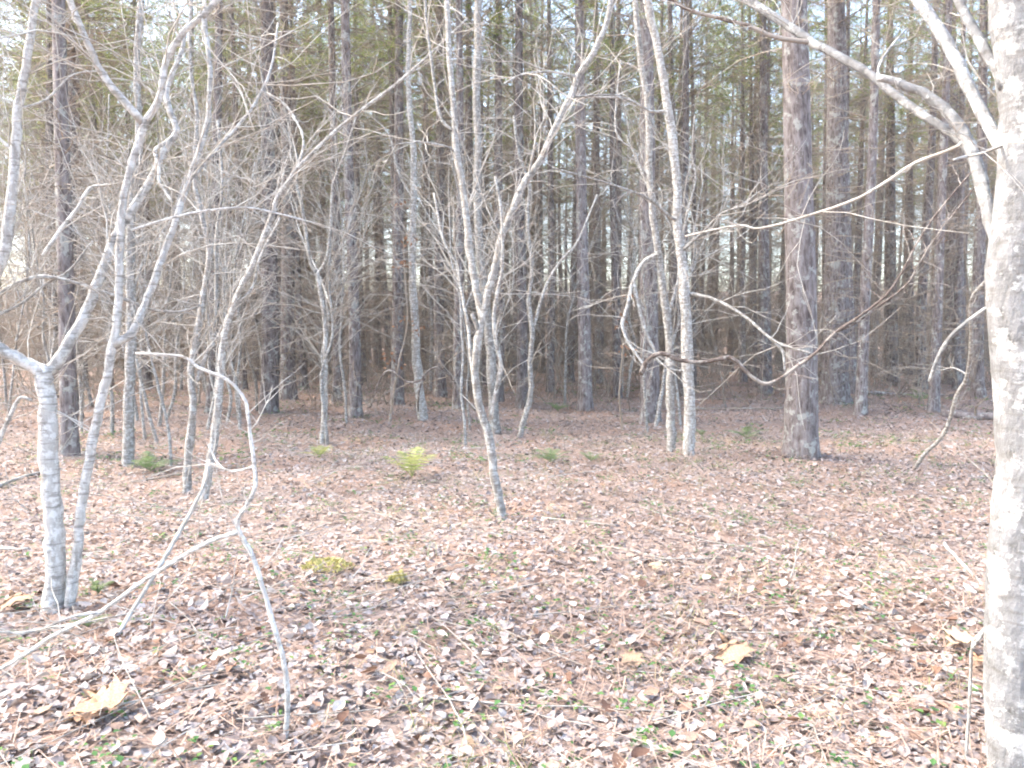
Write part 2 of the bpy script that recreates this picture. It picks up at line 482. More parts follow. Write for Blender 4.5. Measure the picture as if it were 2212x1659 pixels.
LAND = [(0, 'left edge'), (105, 'low Y-forked trunk'), (280, 'straight pale trunk'), (460, 'leaning sapling'), (600, 'close pine pair'), (700, 'small Y-forked sapling'),
        (850, 'leaf-holding sapling'), (1060, 'central V-forked tree'), (1263, 'straight grey pine'), (1470, 'twin pale saplings'), (1730, 'stoutest pine'), (1924, 'slim right pine'), (2190, 'mottled trunk')]
ORD = 'leftmost second third fourth fifth sixth seventh eighth ninth tenth eleventh twelfth thirteenth fourteenth fifteenth sixteenth'.split()
def name_by_place(items, what):
    """items: (object, px) of one kind; each gets the place that singles it out between two landmarks"""
    bins = {}
    for o, px in items:
        k = max([i for i, l in enumerate(LAND) if l[0] <= px], default=0)
        bins.setdefault(min(k, len(LAND) - 2), []).append((px, o))
    for k, L in bins.items():
        L.sort(key=lambda q: q[0])
        for n, (px, o) in enumerate(L):
            w = 'the one' if len(L) == 1 else (ORD[0] if n == 0 else ORD[min(n, 15)] + ' from left')
            o['label'] = f'{what}, {w} between {LAND[k][1]} and {LAND[k + 1][1]}'
def px_of(p):
    r = np.array(p, float) - EYE
    z = r[1] * math.cos(PITCH) - r[2] * math.sin(PITCH)
    return W_PX / 2 + r[0] / z * F_PX
near_bg = []

# pines deeper in the stand: alike, too many to tell apart
n_bg = 0
gy_ = 14.5
row = 0
LAB_BG = 'slender grey-brown pine of the dense stand behind the front trees'
GRP_BG = 'slender pines crowded deep in the stand'
while gy_ < 52:
    half = gy_ * 0.655 + 1.0
    step = 2.15 + 0.006 * gy_
    x = -half + rng.uniform(0, step)
    while x < half:
        xx = x + rng.uniform(-0.9, 0.9); yy = gy_ + rng.uniform(-1.0, 1.0)
        if np.min(np.hypot(traced[:, 0] - xx, traced[:, 1] - yy)) > 1.5 and n_bg < 300 and not (yy < 19 and abs(xx / yy) < 0.5 and rng.random() < 0.5):
            o = thing('pine_tree', LAB_BG, 'tree', (xx, yy, float(hgt(xx, yy))), GRP_BG)
            o.rotation_euler = (rng.normal(0, 0.012), rng.normal(0, 0.012), rng.uniform(0, 6.28))
            s = rng.uniform(0.75, 1.15)
            k = n_bg
            t = link('trunk', TRUNKS[k % 6], o); t.scale = (s, s, 1)
            c = link('crown', CROWNS[(k * 3 + 1) % 7] if xx < -0.08 * yy else CROWNS_OPEN[k % 4], o); c.rotation_euler = (0, 0, rng.uniform(0, 6.28))
            d = link('dead_twigs', DEAD[(k * 5 + 2) % 6], o); d.rotation_euler = (0, 0, rng.uniform(0, 6.28)); tag(d, kind='stuff')
            o.scale = (1, 1, rng.uniform(0.85, 1.1))
            if yy < 31: near_bg.append((o, px_of(o.location)))
            n_bg += 1
        x += step
    gy_ += 2.3
    row += 1

name_by_place(near_bg, 'slender background pine')

# the far wood and the unseen shade pines beside the frame form one mass
tree_kinds = bpy.data.collections.new('far_tree_kinds')      # sources of the far wood's instances, not in the scene themselves
for k in range(4):
    w, l = crown_mesh(5.0, 16.5, 0.9, 3, 2.2, 5, 6, 0.34, 0.020)
    dt = dead_twigs(0.6, 9.0, 60, 0.8, 2.6, 3, 0.018)
    V, F4 = trunk_mesh(16.8, 0.14, 7, 12, 0.02, 0.05)
    w.add(V, None, F4); w.add(*dt.arrays())
    tree_kinds.objects.link(bpy.data.objects.new('far_pine', two_mat('far_pine', w, l, M['dead'], M['needle'])))
spots = []
yy = 53.0
while yy < 100:
    x = -yy * 0.72
    while x < yy * 0.72:
        spots.append((x + rng.uniform(-1.3, 1.3), yy + rng.uniform(-1.3, 1.3))); x += 3.6
    yy += 4.3
for _ in range(2200):  # pines out of view at the sides, added to shade the foreground
    x = rng.uniform(-60, 34); y = rng.uniform(1, 58)
    if (x < -(y * 0.655 + 2.2) or x > y * 0.655 + 4.0) and not (x > -5.0 and y < 9) and all((x - a) ** 2 + (y - b) ** 2 > 7.5 for a, b in spots):
        spots.append((x, y))
me = bpy.data.meshes.new('far_wood_and_shade_pines')
me.from_pydata([(x, y, float(hgt(x, y))) for x, y in spots], [], [])
at_r = me.attributes.new('turn', 'FLOAT_VECTOR', 'POINT'); at_s = me.attributes.new('size', 'FLOAT_VECTOR', 'POINT'); at_k = me.attributes.new('which', 'INT', 'POINT')
for n in range(len(spots)):
    at_r.data[n].vector = (rng.normal(0, 0.015), rng.normal(0, 0.015), rng.uniform(0, 6.28)); at_s.data[n].vector = (1, 1, rng.uniform(0.85, 1.1)); at_k.data[n].value = n % 4
far = link('far_wood_and_shade_pines', me)
tag(far, 'hazy mass of pine trunks and twigs far back, plus unseen pines added for shade', 'wood', kind='stuff')
ng = bpy.data.node_groups.new('far_wood_and_shade_pines', 'GeometryNodeTree')
ng.interface.new_socket('Geometry', in_out='INPUT', socket_type='NodeSocketGeometry'); ng.interface.new_socket('Geometry', in_out='OUTPUT', socket_type='NodeSocketGeometry')
gn = ng.nodes.new; gl = ng.links.new
gi, go, ip, ci = gn('NodeGroupInput'), gn('NodeGroupOutput'), gn('GeometryNodeInstanceOnPoints'), gn('GeometryNodeCollectionInfo')
ci.inputs['Collection'].default_value = tree_kinds; ci.inputs['Separate Children'].default_value = True
ip.inputs['Pick Instance'].default_value = True
def named(nm, ty):
    q = gn('GeometryNodeInputNamedAttribute'); q.data_type = ty; q.inputs['Name'].default_value = nm
    return q.outputs['Attribute']
gl(gi.outputs[0], ip.inputs['Points']); gl(ci.outputs[0], ip.inputs['Instance'])
e2r = gn('FunctionNodeEulerToRotation'); gl(named('turn', 'FLOAT_VECTOR'), e2r.inputs[0]); gl(e2r.outputs[0], ip.inputs['Rotation'])
gl(named('size', 'FLOAT_VECTOR'), ip.inputs['Scale']); gl(named('which', 'INT'), ip.inputs['Instance Index'])
gl(ip.outputs[0], go.inputs[0])
far.modifiers.new('far_wood_and_shade_pines', 'NODES').node_group = ng
print('background pines', n_bg, 'mass', len(spots))

# ------------------------------------------------------------------ traced saplings
def stem3d(pts, w0, w1, Y0, dY, jitter=1.0, n=4):
    """pixel polyline -> 3-D stem at depth Y0..Y0+dY, w0..w1 pixels wide"""
    P = np.array(pts, float)
    d = np.concatenate([[0], np.cumsum(np.hypot(*(P[1:] - P[:-1]).T))]); t = d / d[-1]
    Ys = Y0 + dY * t
    Q = np.array([at(p[0], p[1], y) for p, y in zip(P, Ys)])
    S = smooth_line(Q, n)
    m = len(S)
    tt = np.linspace(0, 1, m)
    Y_ = S[:, 1]
    W = (w0 + (w1 - w0) * tt) / 2 / F_PX * Y_ * (0.9 if w0 < 40 else 1.0)
    W = W * (1 + rng.normal(0, 0.035, m) * jitter)
    for _ in range(max(1, m // 7)):
        c = rng.uniform(0, 1); W *= 1 + 0.09 * jitter * np.exp(-((tt - c) / (0.9 / m)) ** 2)
    S = S + rng.normal(0, 1, S.shape) * (W * 0.10 * jitter)[:, None]
    return S, W

def grow_twigs(mb, S, W, n, lmin, lmax, r, t0=0.2, up=0.15, sub=3):
    m = len(S)
    for _ in range(n):
        q = rng.uniform(t0, 1) * (m - 1.01); k = int(q)
        b = S[k] + (S[k + 1] - S[k]) * (q - k)
        T = unit(S[k + 1] - S[k])
        d = unit(T * rng.uniform(0.1, 0.9) + unit(rng.normal(0, 1, 3)) * np.array([1, 0.8, 0.6]) + np.array([0, 0, up]))
        L = rng.uniform(lmin, lmax)
        P = twig_path(b, d, L, 6, rng.uniform(-0.06, 0.08), 0.35)
        r0 = min(r * rng.uniform(0.7, 1.3), W[k] * 0.7)
        mb.tube(P, np.linspace(r0, r0 * 0.4, 6), 4)
        for s in range(rng.integers(0, sub + 2)):
            k2 = rng.integers(1, 5)
            Q = twig_path(P[k2], unit(unit(P[k2 + 1] - P[k2]) + rng.normal(0, 0.6, 3)), L * rng.uniform(0.2, 0.5), 4, 0.02, 0.3)
            mb.tube(Q, np.linspace(r0 * 0.6, r0 * 0.25, 4), 3)

def sapling(name, label, cat, trunk, w0, w1, limbs=(), Y=None, dY=0.0, mat='sapling', twigs=14, tl=(0.25, 0.9), tr=0.004, tmat='twig', sides=9, sink=True, group=None, trunk_name='trunk', t0=0.25):
    b = ground_at(*trunk[0]) if Y is None else None
    Y0 = b[1] if Y is None else Y
    S, W = stem3d(trunk, w0, w1, Y0, dY, 0.25 if w0 > 60 else 1.0)
    if sink:
        g = float(hgt(S[0][0], S[0][1]))
        foot = np.array([S[0][0], S[0][1], min(g, S[0][2]) - 0.06])
        S = np.vstack([foot, S]); W = np.concatenate([[W[0] * 1.3], W]); W[1] *= 1.08
    root = S[0].copy()
    if sink: root[2] += 0.06
    o = thing(name, label, cat, root, group)
    def put(nm, S, W, m, sd):
        mb = MB(); mb.tube(S - root, W, sd, cap=True)
        return link(nm, mb.mesh(nm, m), o)
    put(trunk_name, S, W, M[mat], sides)
    tb = MB()
    if twigs: grow_twigs(tb, S - root, W, int(twigs * (2.4 if trunk[0][0] < 800 else 1.6)), tl[0], tl[1] * 1.25, tr, t0=t0)
    built = [(S, W)]
    for L in limbs:
        pts, a0, a1, dd = L[:4]
        tw = L[4] if len(L) > 4 else 6
        p0 = pts[0]
        # start at the depth of the stem it leaves
        best, by = 1e9, Y0
        for (SS, WW) in built:
            for s in SS:
                r = s - EYE
                f = np.array([0, math.cos(PITCH), -math.sin(PITCH)]); u = np.array([0, math.sin(PITCH), math.cos(PITCH)])
                z = r @ f
                if z < 0.2: continue
                q = (W_PX / 2 + r[0] / z * F_PX, H_PX / 2 - (r @ u) / z * F_PX)
                dist = math.hypot(q[0] - p0[0], q[1] - p0[1])
                if dist < best: best, by = dist, s[1]
        S2, W2 = stem3d(pts, a0, a1, by, dd)
        put(L[5] if len(L) > 5 else 'limb', S2, W2, M[L[6] if len(L) > 6 else mat], 8)
        built.append((S2, W2))
        if tw: grow_twigs(tb, S2 - root, W2, int(tw * (2.2 if pts[0][0] < 800 else 1.5)), tl[0], tl[1] * 1.2, tr)
    if tb.n:
        t = link('twigs', tb.mesh('twigs', M[tmat]), o); tag(t, kind='stuff')
    return o

# pale forked trunk, left edge
sapling('sapling', 'thick pale trunk forking low into a Y at the left edge', 'tree',
    [(117, 1318), (122, 1200), (113, 1100), (106, 950), (98, 850), (96, 800)], 42, 36,
    [([(98, 805), (70, 792), (30, 770), (-30, 735), (-120, 640), (-200, 420)], 34, 20, -0.4, 8),
     ([(98, 805), (130, 775), (165, 715), (195, 655), (215, 600), (240, 530), (265, 480), (277, 467), (333, 377), (350, 333), (377, 293), (380, 273), (360, 213), (367, 173), (393, 107), (400, 60)], 30, 9, 0.6, 14),
     ([(377, 293), (350, 312), (335, 325), (343, 360), (343, 390), (357, 413), (372, 438)], 9, 6, -0.2, 0),
     ([(93, 553), (133, 493), (167, 450), (193, 407), (233, 400)], 9, 6, 0.2, 3)],
    twigs=4, tl=(0.2, 0.8), tr=0.0035, mat='pale')
sapling('sapling', 'slim white-barked trunk rising right beside the low Y-forked trunk', 'tree',
    [(150, 1318), (163, 1220), (173, 1120), (180, 1069), (197, 966), (213, 889), (230, 816), (243, 749), (253, 683), (257, 600), (260, 516), (267, 423), (310, 277), (343, 213), (360, 133), (393, 73), (430, 40), (475, -10), (520, -120)], 24, 13,
    [([(247, 746), (287, 716), (313, 656), (337, 593), (353, 553), (383, 467), (407, 393), (430, 327), (447, 273), (453, 200), (453, 133), (443, 50), (440, -80)], 20, 10, 0.5, 14),
     ([(310, 267), (233, 177), (200, 117), (150, 0), (110, -100)], 19, 13, -0.3, 8),
     ([(410, 390), (470, 320), (540, 240), (585, 150), (600, 50)], 9, 5, 0.5, 6),
     ([(283, 497), (383, 467), (470, 452), (550, 450), (660, 477)], 6, 4, 0.3, 3)],
    twigs=16, tl=(0.2, 0.8), tr=0.0035, mat='pale')
sapling('sapling', 'bright white slanting stem cutting across the upper left corner', 'tree',
    [(-250, 1290), (-200, 950), (-90, 720), (-20, 610), (7, 553), (20, 467), (33, 333), (40, 233), (60, 117), (77, 0), (95, -140)], 30, 16,
    [([(40, 235), (100, 215), (160, 160), (240, 155)], 6, 3, 0.2, 3), ([(33, 333), (0, 300), (-60, 250)], 8, 5, 0, 2)],
    Y=4.2, twigs=12, tl=(0.2, 0.7), tr=0.003, mat='pale')
# low arching branches at the left
sapling('sapling', 'thin pale stems arching across the left edge at head height', 'sapling',
    [(-90, 1190), (-70, 900), (-40, 700), (0, 636), (60, 603), (113, 599), (187, 619), (267, 646), (327, 669), (390, 673), (437, 659)], 13, 5,
    [([(-40, 700), (0, 679), (50, 653), (100, 613), (150, 583), (200, 520)], 8, 4, 0.2, 4)], Y=4.0, dY=0.5, twigs=6, tl=(0.15, 0.5), tr=0.003)
sapling('stump_sprout', 'short bent pale stub poking up at the left edge', 'stub',
    [(-40, 1090), (-14, 990), (7, 933), (30, 883), (43, 859), (67, 863)], 12, 7, Y=5.2, twigs=3, tl=(0.1, 0.3), tr=0.003, mat='pale')

sapling('sapling', 'straight pale grey young trunk just right of the white-barked pair', 'tree',
    [(277, 1006), (277, 916), (280, 816), (283, 749), (283, 649), (281, 549), (286, 430), (300, 300), (296, 150), (305, 0), (310, -120)], 27, 12,
    [([(283, 640), (320, 540), (370, 470), (400, 380)], 7, 4, 0.6, 4)], twigs=16, tl=(0.4, 1.4), tr=0.006)
sapling('sapling', 'pale sapling whose side stem rejoins beside the leaning sapling', 'tree',
    [(402, 1066), (407, 983), (417, 883), (413, 799), (427, 716), (443, 616), (453, 549), (443, 500), (430, 440), (420, 380), (425, 250), (410, 120), (415, -60)], 20, 7,
    [([(420, 836), (447, 763), (460, 736), (467, 649), (467, 516), (480, 400), (470, 260)], 12, 6, 0.3, 6)], twigs=16, tl=(0.3, 1.1), tr=0.005)
sapling('sapling', 'long pale sapling leaning right up to the treetops, left of two close pines', 'tree',
    [(440, 1084), (452, 1010), (460, 966), (470, 883), (477, 799), (483, 733), (500, 676), (523, 616), (545, 575), (587, 467), (600, 427), (633, 377), (653, 353), (737, 273), (854, 183), (937, 110), (1010, 40)], 22, 5,
    [([(510, 660), (545, 620), (560, 560), (605, 470)], 8, 5, 0.2, 0), ([(640, 370), (655, 300), (620, 230), (577, 200)], 6, 4, 0.4, 4)], twigs=20, tl=(0.25, 1.0), tr=0.0045)
sapling('sapling', 'white thin sapling bent over in an arch, standing in the foreground leaves', 'sapling',
    [(616, 1594), (620, 1547), (620, 1483), (612, 1427), (592, 1355), (572, 1283), (548, 1207), (516, 1147), (516, 1119), (536, 1087), (552, 1047), (548, 995), (540, 933), (533, 876), (517, 846), (483, 816), (427, 793), (393, 770), (293, 763)], 14, 6,
    [([(514, 1149), (460, 1167), (408, 1195), (348, 1231), (292, 1267), (216, 1323), (112, 1375), (40, 1423), (-30, 1460)], 11, 9, 0.1, 5),
     ([(216, 1323), (160, 1331), (100, 1355), (40, 1367), (-20, 1363)], 7, 6, -0.1, 3),
     ([(550, 1008), (500, 1018), (470, 1000), (450, 960)], 6, 4, 0.1, 2)], twigs=8, tl=(0.08, 0.35), tr=0.002, mat='pale')
sapling('leaning_stick', 'thin straight dead stick leaning across the forest floor on the left', 'stick',
    [(136, 1567), (180, 1495), (264, 1355), (348, 1219), (384, 1155), (436, 1059), (452, 995)], 12, 8, Y=3.25, dY=1.6, twigs=5, tl=(0.1, 0.4), tr=0.002, mat='twig')
sapling('sapling', 'small Y-forked pale sapling between the close pines and a straight pine', 'sapling',
    [(697, 959), (700, 883), (703, 783), (703, 703), (693, 633), (685, 589)], 14, 10,
    [([(685, 591), (670, 566), (663, 516), (653, 450), (640, 393), (643, 343), (620, 293), (577, 217), (560, 120)], 9, 4, 0.5, 10),
     ([(685, 591), (697, 576), (710, 536), (717, 417), (725, 380), (745, 330), (770, 250)], 8, 4, -0.4, 8),
     ([(703, 700), (720, 680), (728, 640), (715, 600)], 5, 3, 0.2, 2)], twigs=8, tl=(0.3, 1.2), tr=0.006)
sapling('sapling', 'smooth pale straight sapling beside the clinging brown leaves', 'tree',
    [(914, 908), (907, 849), (900, 783), (897, 699), (892, 616), (892, 500), (894, 367), (890, 283), (882, 180), (885, 40), (880, -100)], 24, 9,
    [([(893, 430), (860, 370), (840, 290), (800, 250)], 6, 3, 0.5, 5), ([(892, 560), (930, 540), (960, 470)], 6, 3, -0.3, 4)], twigs=16, tl=(0.4, 1.6), tr=0.007)
sapling('sapling', 'central pale tree forking into a wide V above a crooked thin foot', 'tree',
    [(1086, 1122), (1077, 1075), (1068, 1030), (1063, 985), (1057, 946), (1043, 900), (1030, 849), (1028, 783), (1036, 716), (1045, 676), (1057, 623), (1070, 576), (1082, 516), (1104, 467), (1130, 400), (1167, 347), (1204, 267), (1237, 200), (1250, 160), (1274, 127), (1310, 50), (1330, -60)], 22, 13,
    [([(1043, 690), (1034, 650), (1024, 599), (1014, 530), (1004, 433), (987, 333), (980, 233), (970, 100), (965, 0), (960, -120)], 20, 11, 0.5, 16),
     ([(978, 283), (950, 250), (937, 167), (920, 33), (915, -80)], 8, 6, 0.3, 6),
     ([(1060, 905), (1074, 833), (1082, 789), (1070, 733), (1067, 683), (1074, 633), (1084, 583), (1085, 516), (1082, 450), (1070, 380)], 11, 6, -0.15, 5),
     ([(1036, 720), (1028, 700), (1019, 678)], 11, 9, -0.05, 0, 'broken_stub'),
     ([(1028, 870), (1017, 769), (1010, 699), (994, 616), (984, 566), (957, 516), (937, 417)], 9, 5, 0.4, 6),
     ([(1250, 165), (1190, 155), (1130, 160), (1090, 180)], 6, 4, -0.3, 5),
     ([(1232, 210), (1290, 205), (1345, 206)], 6, 4, 0.3, 4),
     ([(985, 330), (960, 315), (900, 307), (840, 315)], 6, 3, -0.2, 4),
     ([(1138, 395), (1150, 340), (1160, 290), (1180, 250)], 6, 3, -0.2, 4)],
    twigs=26, tl=(0.2, 0.9), tr=0.004, t0=0.4)
sapling('sapling', 'grey smooth trunk rising straight up just behind the central V-forked tree', 'tree',
    [(1072, 937), (1067, 899), (1064, 816), (1056, 716), (1047, 630), (1037, 550), (1030, 400), (1034, 300), (1030, 200), (1034, 67), (1030, -60)], 24, 17, (), twigs=14, tl=(0.4, 1.5), tr=0.006)
sapling('sapling', 'thin wavy sapling with a slanting side stem right of the central tree', 'sapling',
    [(1122, 945), (1134, 899), (1147, 849), (1145, 783), (1150, 716), (1142, 649), (1150, 583), (1142, 516), (1140, 450), (1143, 400), (1120, 330), (1110, 250)], 14, 6,
    [([(1150, 716), (1180, 616), (1217, 556), (1247, 523), (1290, 420)], 8, 4, 0.4, 6)], twigs=14, tl=(0.3, 1.3), tr=0.006)
sapling('sapling', 'pale straight sapling, right one of the twin saplings, with a long drooping branch', 'tree',
    [(1488, 986), (1489, 920), (1488, 849), (1482, 683), (1475, 583), (1467, 500), (1457, 333), (1437, 200), (1420, 100), (1397, 0), (1380, -110)], 29, 16,
    [([(1486, 633), (1542, 646), (1608, 683), (1662, 729), (1702, 749), (1752, 763)], 9, 5, -1.2, 7),
     ([(1662, 729), (1690, 760), (1695, 800)], 6, 4, -0.1, 2),
     ([(1470, 545), (1520, 500), (1560, 460), (1620, 440), (1700, 400)], 7, 3, -1.0, 9),
     ([(1465, 480), (1437, 460), (1397, 427), (1304, 393), (1194, 363)], 9, 4, -1.5, 8),
     ([(1440, 240), (1404, 240), (1354, 213), (1290, 210), (1237, 207)], 7, 4, -0.6, 6)],
    twigs=22, tl=(0.3, 1.2), tr=0.005)
sapling('sapling', 'pale wavy sapling, left one of the twin saplings, with a looping branch', 'tree',
    [(1450, 980), (1449, 920), (1447, 849), (1447, 749), (1434, 633), (1420, 533), (1404, 400), (1400, 233), (1384, 133), (1372, 0), (1365, -110)], 22, 12,
    [([(1420, 550), (1390, 566), (1367, 609), (1355, 663), (1344, 700), (1354, 733), (1380, 773), (1400, 800)], 10, 6, -0.5, 5),
     ([(1369, 609), (1380, 666), (1397, 723), (1414, 756), (1418, 776), (1454, 799), (1500, 800)], 9, 6, -0.3, 4),
     ([(1409, 430), (1370, 330), (1330, 280), (1340, 130)], 6, 4, 0.4, 5)],
    twigs=16, tl=(0.3, 1.2), tr=0.005)
sapling('sapling', 'crooked bare sapling drooping to the ground left of the big mottled trunk', 'sapling',
    [(1975, 1018), (1995, 983), (2042, 933), (2065, 859), (2088, 816), (2098, 733), (2098, 649), (2128, 609), (2160, 560)], 10, 8,
    [([(2090, 810), (2060, 795), (2030, 800)], 5, 3, 0.2, 3)], dY=-1.8, twigs=6, tl=(0.2, 0.6), tr=0.004)
# big mottled trunk at the right edge
sapling('mottled_tree', 'big pale mottled trunk with white lichen blotches filling the right edge', 'tree',
    [(2203, 1720), (2199, 1600), (2194, 1480), (2193, 1355), (2203, 1195), (2212, 1069), (2220, 983), (2214, 849), (2203, 749), (2196, 649), (2198, 553), (2214, 433), (2222, 300), (2216, 167), (2200, 0), (2190, -150), (2180, -400)], 124, 108,
    [([(2185, 610), (2158, 533), (2125, 417), (2102, 333), (2068, 267), (2008, 210), (1952, 183), (1898, 167)], 34, 17, 0.35, 3),
     ([(2110, 360), (2068, 300), (2020, 265), (1940, 210), (1860, 148), (1758, 93), (1692, 50), (1618, 0), (1540, -60)], 18, 20, 0.9, 8),
     ([(2180, 350), (2158, 310), (2108, 217), (2058, 117), (2008, 33), (1982, 0), (1940, -80)], 30, 24, 0.6, 3),
     ([(2170, 190), (2125, 100), (2095, 50), (2072, 0), (2040, -90)], 24, 20, 0.2, 2),
     ([(1760, 93), (1675, 80), (1608, 53), (1492, 23), (1440, -10)], 12, 7, 0.2, 4, 'limb', 'vine'),
     ([(2085, 300), (2060, 320), (1975, 353), (1908, 397), (1842, 433), (1742, 467), (1642, 493), (1592, 487), (1480, 510)], 9, 4, 0.5, 8, 'limb', 'twig'),
     ([(2180, 640), (2125, 669), (2058, 723), (2025, 776), (2008, 823)], 10, 9, 0.2, 0),
     ([(1898, 167), (1900, 140), (1925, 100), (1960, 60)], 8, 4, 0.1, 2),
     ([(2180, 310), (2120, 330), (2060, 345)], 9, 5, -0.2, 2)],
    Y=2.62, mat='big', twigs=2, tl=(0.15, 0.5), tr=0.002, sides=26, t0=0.5)
sapling('sapling', 'thin pale stem growing up along the left side of the big mottled trunk', 'sapling',
    [(2138, 1640), (2140, 1500), (2133, 1355), (2148, 1195), (2157, 1069), (2156, 960), (2152, 816), (2140, 740)], 13, 8,
    [([(2133, 1355), (2115, 1380), (2100, 1400)], 8, 7, -0.05, 0)], Y=2.75, twigs=3, tl=(0.1, 0.3), tr=0.002)
sapling('sapling', 'small dry stem bent over the curled orange leaf beside the mottled trunk', 'sapling',
    [(2086, 1642), (2092, 1560), (2096, 1480), (2100, 1398), (2120, 1365), (2140, 1345)], 8, 6, twigs=0, sink=True)

# brown looping vine
sapling('vine', 'thick brown vine looping low in front of the stoutest pine', 'vine',
    [(1384, 808), (1400, 779), (1430, 763), (1470, 779), (1525, 781), (1575, 771)], 12, 9, Y=8.2, dY=-0.3, mat='vine', twigs=2, tmat='vine', sink=False, trunk_name='stem',
    limbs=[([(1575, 771), (1595, 785), (1615, 806), (1652, 829), (1688, 816), (1715, 796), (1762, 763), (1798, 723), (1842, 693), (1908, 643), (1948, 589), (1990, 510), (2040, 440), (2100, 370)], 10, 4, -0.8, 9, 'stem'),
           ([(1810, 715), (1860, 690), (1892, 666), (1958, 616), (1985, 570), (2030, 500), (2110, 400)], 7, 3, -0.4, 7, 'stem')])
sapling('vine', 'dead arching vine stems over the ground left of the central tree', 'vine',
    [(1027, 886), (997, 849), (970, 809), (944, 793), (917, 809), (905, 850), (903, 890)], 6, 4, Y=12.5, mat='vine', twigs=4, tl=(0.2, 0.8), tr=0.006, tmat='dead', sink=False, trunk_name='stem',
    limbs=[([(917, 820), (880, 825), (840, 800), (815, 830), (800, 880)], 5, 4, 0.4, 3, 'stem')])

# thin bare saplings scattered between the pines: alike
LAB_TH = 'thin bare wavy sapling standing among the pines'
thin = []
for n in range(42):
    px = rng.uniform(480, 1680) if n > 24 else rng.uniform(-20, 560)
    py = rng.uniform(838, 945) if n % 3 else rng.uniform(880, 1010)
    x, pts = px, []
    lean = rng.normal(0, 0.10)
    top = rng.uniform(120, 520)
    y = py
    while y > top:
        pts.append((x, y)); y -= rng.uniform(55, 95); x += lean * 75 + rng.normal(0, 9)
    w = rng.uniform(6, 10.5) * (1.0 if py > 900 else 0.8)
    fork = pts[len(pts) // 2]
    s = rng.choice([-1, 1])
    so = sapling('sapling', LAB_TH, 'sapling', pts, w, w * 0.35,
        [([fork, (fork[0] + s * 25, fork[1] - 70), (fork[0] + s * rng.uniform(35, 80), fork[1] - 160), (fork[0] + s * rng.uniform(40, 120), fork[1] - 260)], w * 0.55, w * 0.25, rng.normal(0, 0.6), 6)],
        twigs=14, tl=(0.3, 1.6), tr=0.007, sides=6, group='thin bare saplings among the pines')
    thin.append((so, px))
name_by_place(thin, 'thin bare sapling')

# brush: fine dead twigs that fill the wood between the trunks
def brush(n, y0, y1, hmax, r):
    mb = MB()
    for _ in range(n):
        y = math.sqrt(rng.uniform(y0 ** 2, y1 ** 2)); x = rng.uniform(-1, 1) * (y * 0.67 + 1)
        b = np.array([x, y, float(hgt(x, y))])
        h = rng.uniform(0.5, hmax)
        P = twig_path(b, [rng.normal(0, 0.35), rng.normal(0, 0.35), 1], h, 6, 0.03, 0.3)
        rr = r * rng.uniform(0.7, 1.5)
        mb.tube(P, np.linspace(rr, rr * 0.4, 6), 3)
        for s in range(rng.integers(3, 8)):
            k = rng.integers(1, 5)
            d = unit([rng.normal(), rng.normal(), rng.uniform(-0.2, 0.9)])
            Q = twig_path(P[k], d, h * rng.uniform(0.2, 0.6), 4, 0.0, 0.35)
            mb.tube(Q, np.linspace(rr * 0.6, rr * 0.25, 4), 3)
    return mb
bm = brush(3300, 16, 52, 5.5, 0.0105)
b2 = brush(1900, 50, 104, 8.0, 0.026)
bm.add(*b2.arrays())
br = link('brush', bm.mesh('brush', M['dead']))
tag(br, 'tangle of fine dead twigs filling the wood between the trunks', 'brush', kind='stuff')

# ------------------------------------------------------------------ the forest floor: leaves, straw, small plants
def sample_floor(n, y0, y1, power=1.0):
    y = y0 + (y1 - y0) * rng.random(n) ** power
    x = rng.uniform(-1, 1, n) * (0.67 * y + 0.35)
    return x, y

def rot_mats(n, tilt):
    a = rng.uniform(0, 2 * math.pi, n); tx = rng.normal(0, tilt, n); ty = rng.normal(0, tilt, n)
    ca, sa = np.cos(a), np.sin(a)
    R = np.zeros((n, 3, 3))
    # columns: leaf x axis, leaf y axis, normal
    nrm = np.stack([np.sin(tx), np.sin(ty), np.ones(n)], -1); nrm /= np.linalg.norm(nrm, axis=1, keepdims=True)
    u = np.stack([ca, sa, np.zeros(n)], -1); u -= (u * nrm).sum(1, keepdims=True) * nrm; u /= np.linalg.norm(u, axis=1, keepdims=True)
    v = np.cross(nrm, u)
    return np.stack([u, v, nrm], 2)

LEAF6 = np.array([(0, 0), (0, 1.0), (0, 0.5), (-0.30, 0.30), (-0.24, 0.70), (0.30, 0.30), (0.24, 0.70)], float) - np.array([0, 0.5])
LEAF6F = np.array([(0, 5, 2), (5, 6, 2), (6, 1, 2), (0, 2, 3), (3, 2, 4), (4, 2, 1)])
def litter(n, y0, y1, smin, smax, tilt, lift):
    x, y = sample_floor(n, y0, y1)
    L = np.repeat(LEAF6[None], n, 0)
    curl = rng.normal(0.10, 0.22, n); tip = rng.normal(0.05, 0.2, n); wid = rng.uniform(0.75, 1.35, n)
    z = curl[:, None] * np.abs(L[:, :, 0]) * 2.0 + tip[:, None] * (L[:, :, 1] ** 2)
    P = np.stack([L[:, :, 0] * wid[:, None], L[:, :, 1], z], -1) + rng.normal(0, 0.06, (n, 7, 3))
    s = smin + (smax - smin) * rng.random(n) ** 1.7
    P = np.einsum('nij,nkj->nki', rot_mats(n, tilt), P * s[:, None, None])
    P += np.stack([x, y, hgt(x, y) + lift * rng.random(n) + 0.006], -1)[:, None, :]
    F = (LEAF6F[None] + (np.arange(n) * 7)[:, None, None]).reshape(-1, 3)
    return P.reshape(-1, 3), F
V1, F1 = litter(170000, 2.2, 28, 0.016, 0.072, 0.26, 0.022)
lit = link('leaf_litter', make_mesh('leaf_litter', V1, F1, None, [M['litter']], smooth=False))
tag(lit, 'carpet of dry brown and bleached fallen leaves on the forest floor', 'leaf litter', kind='stuff')

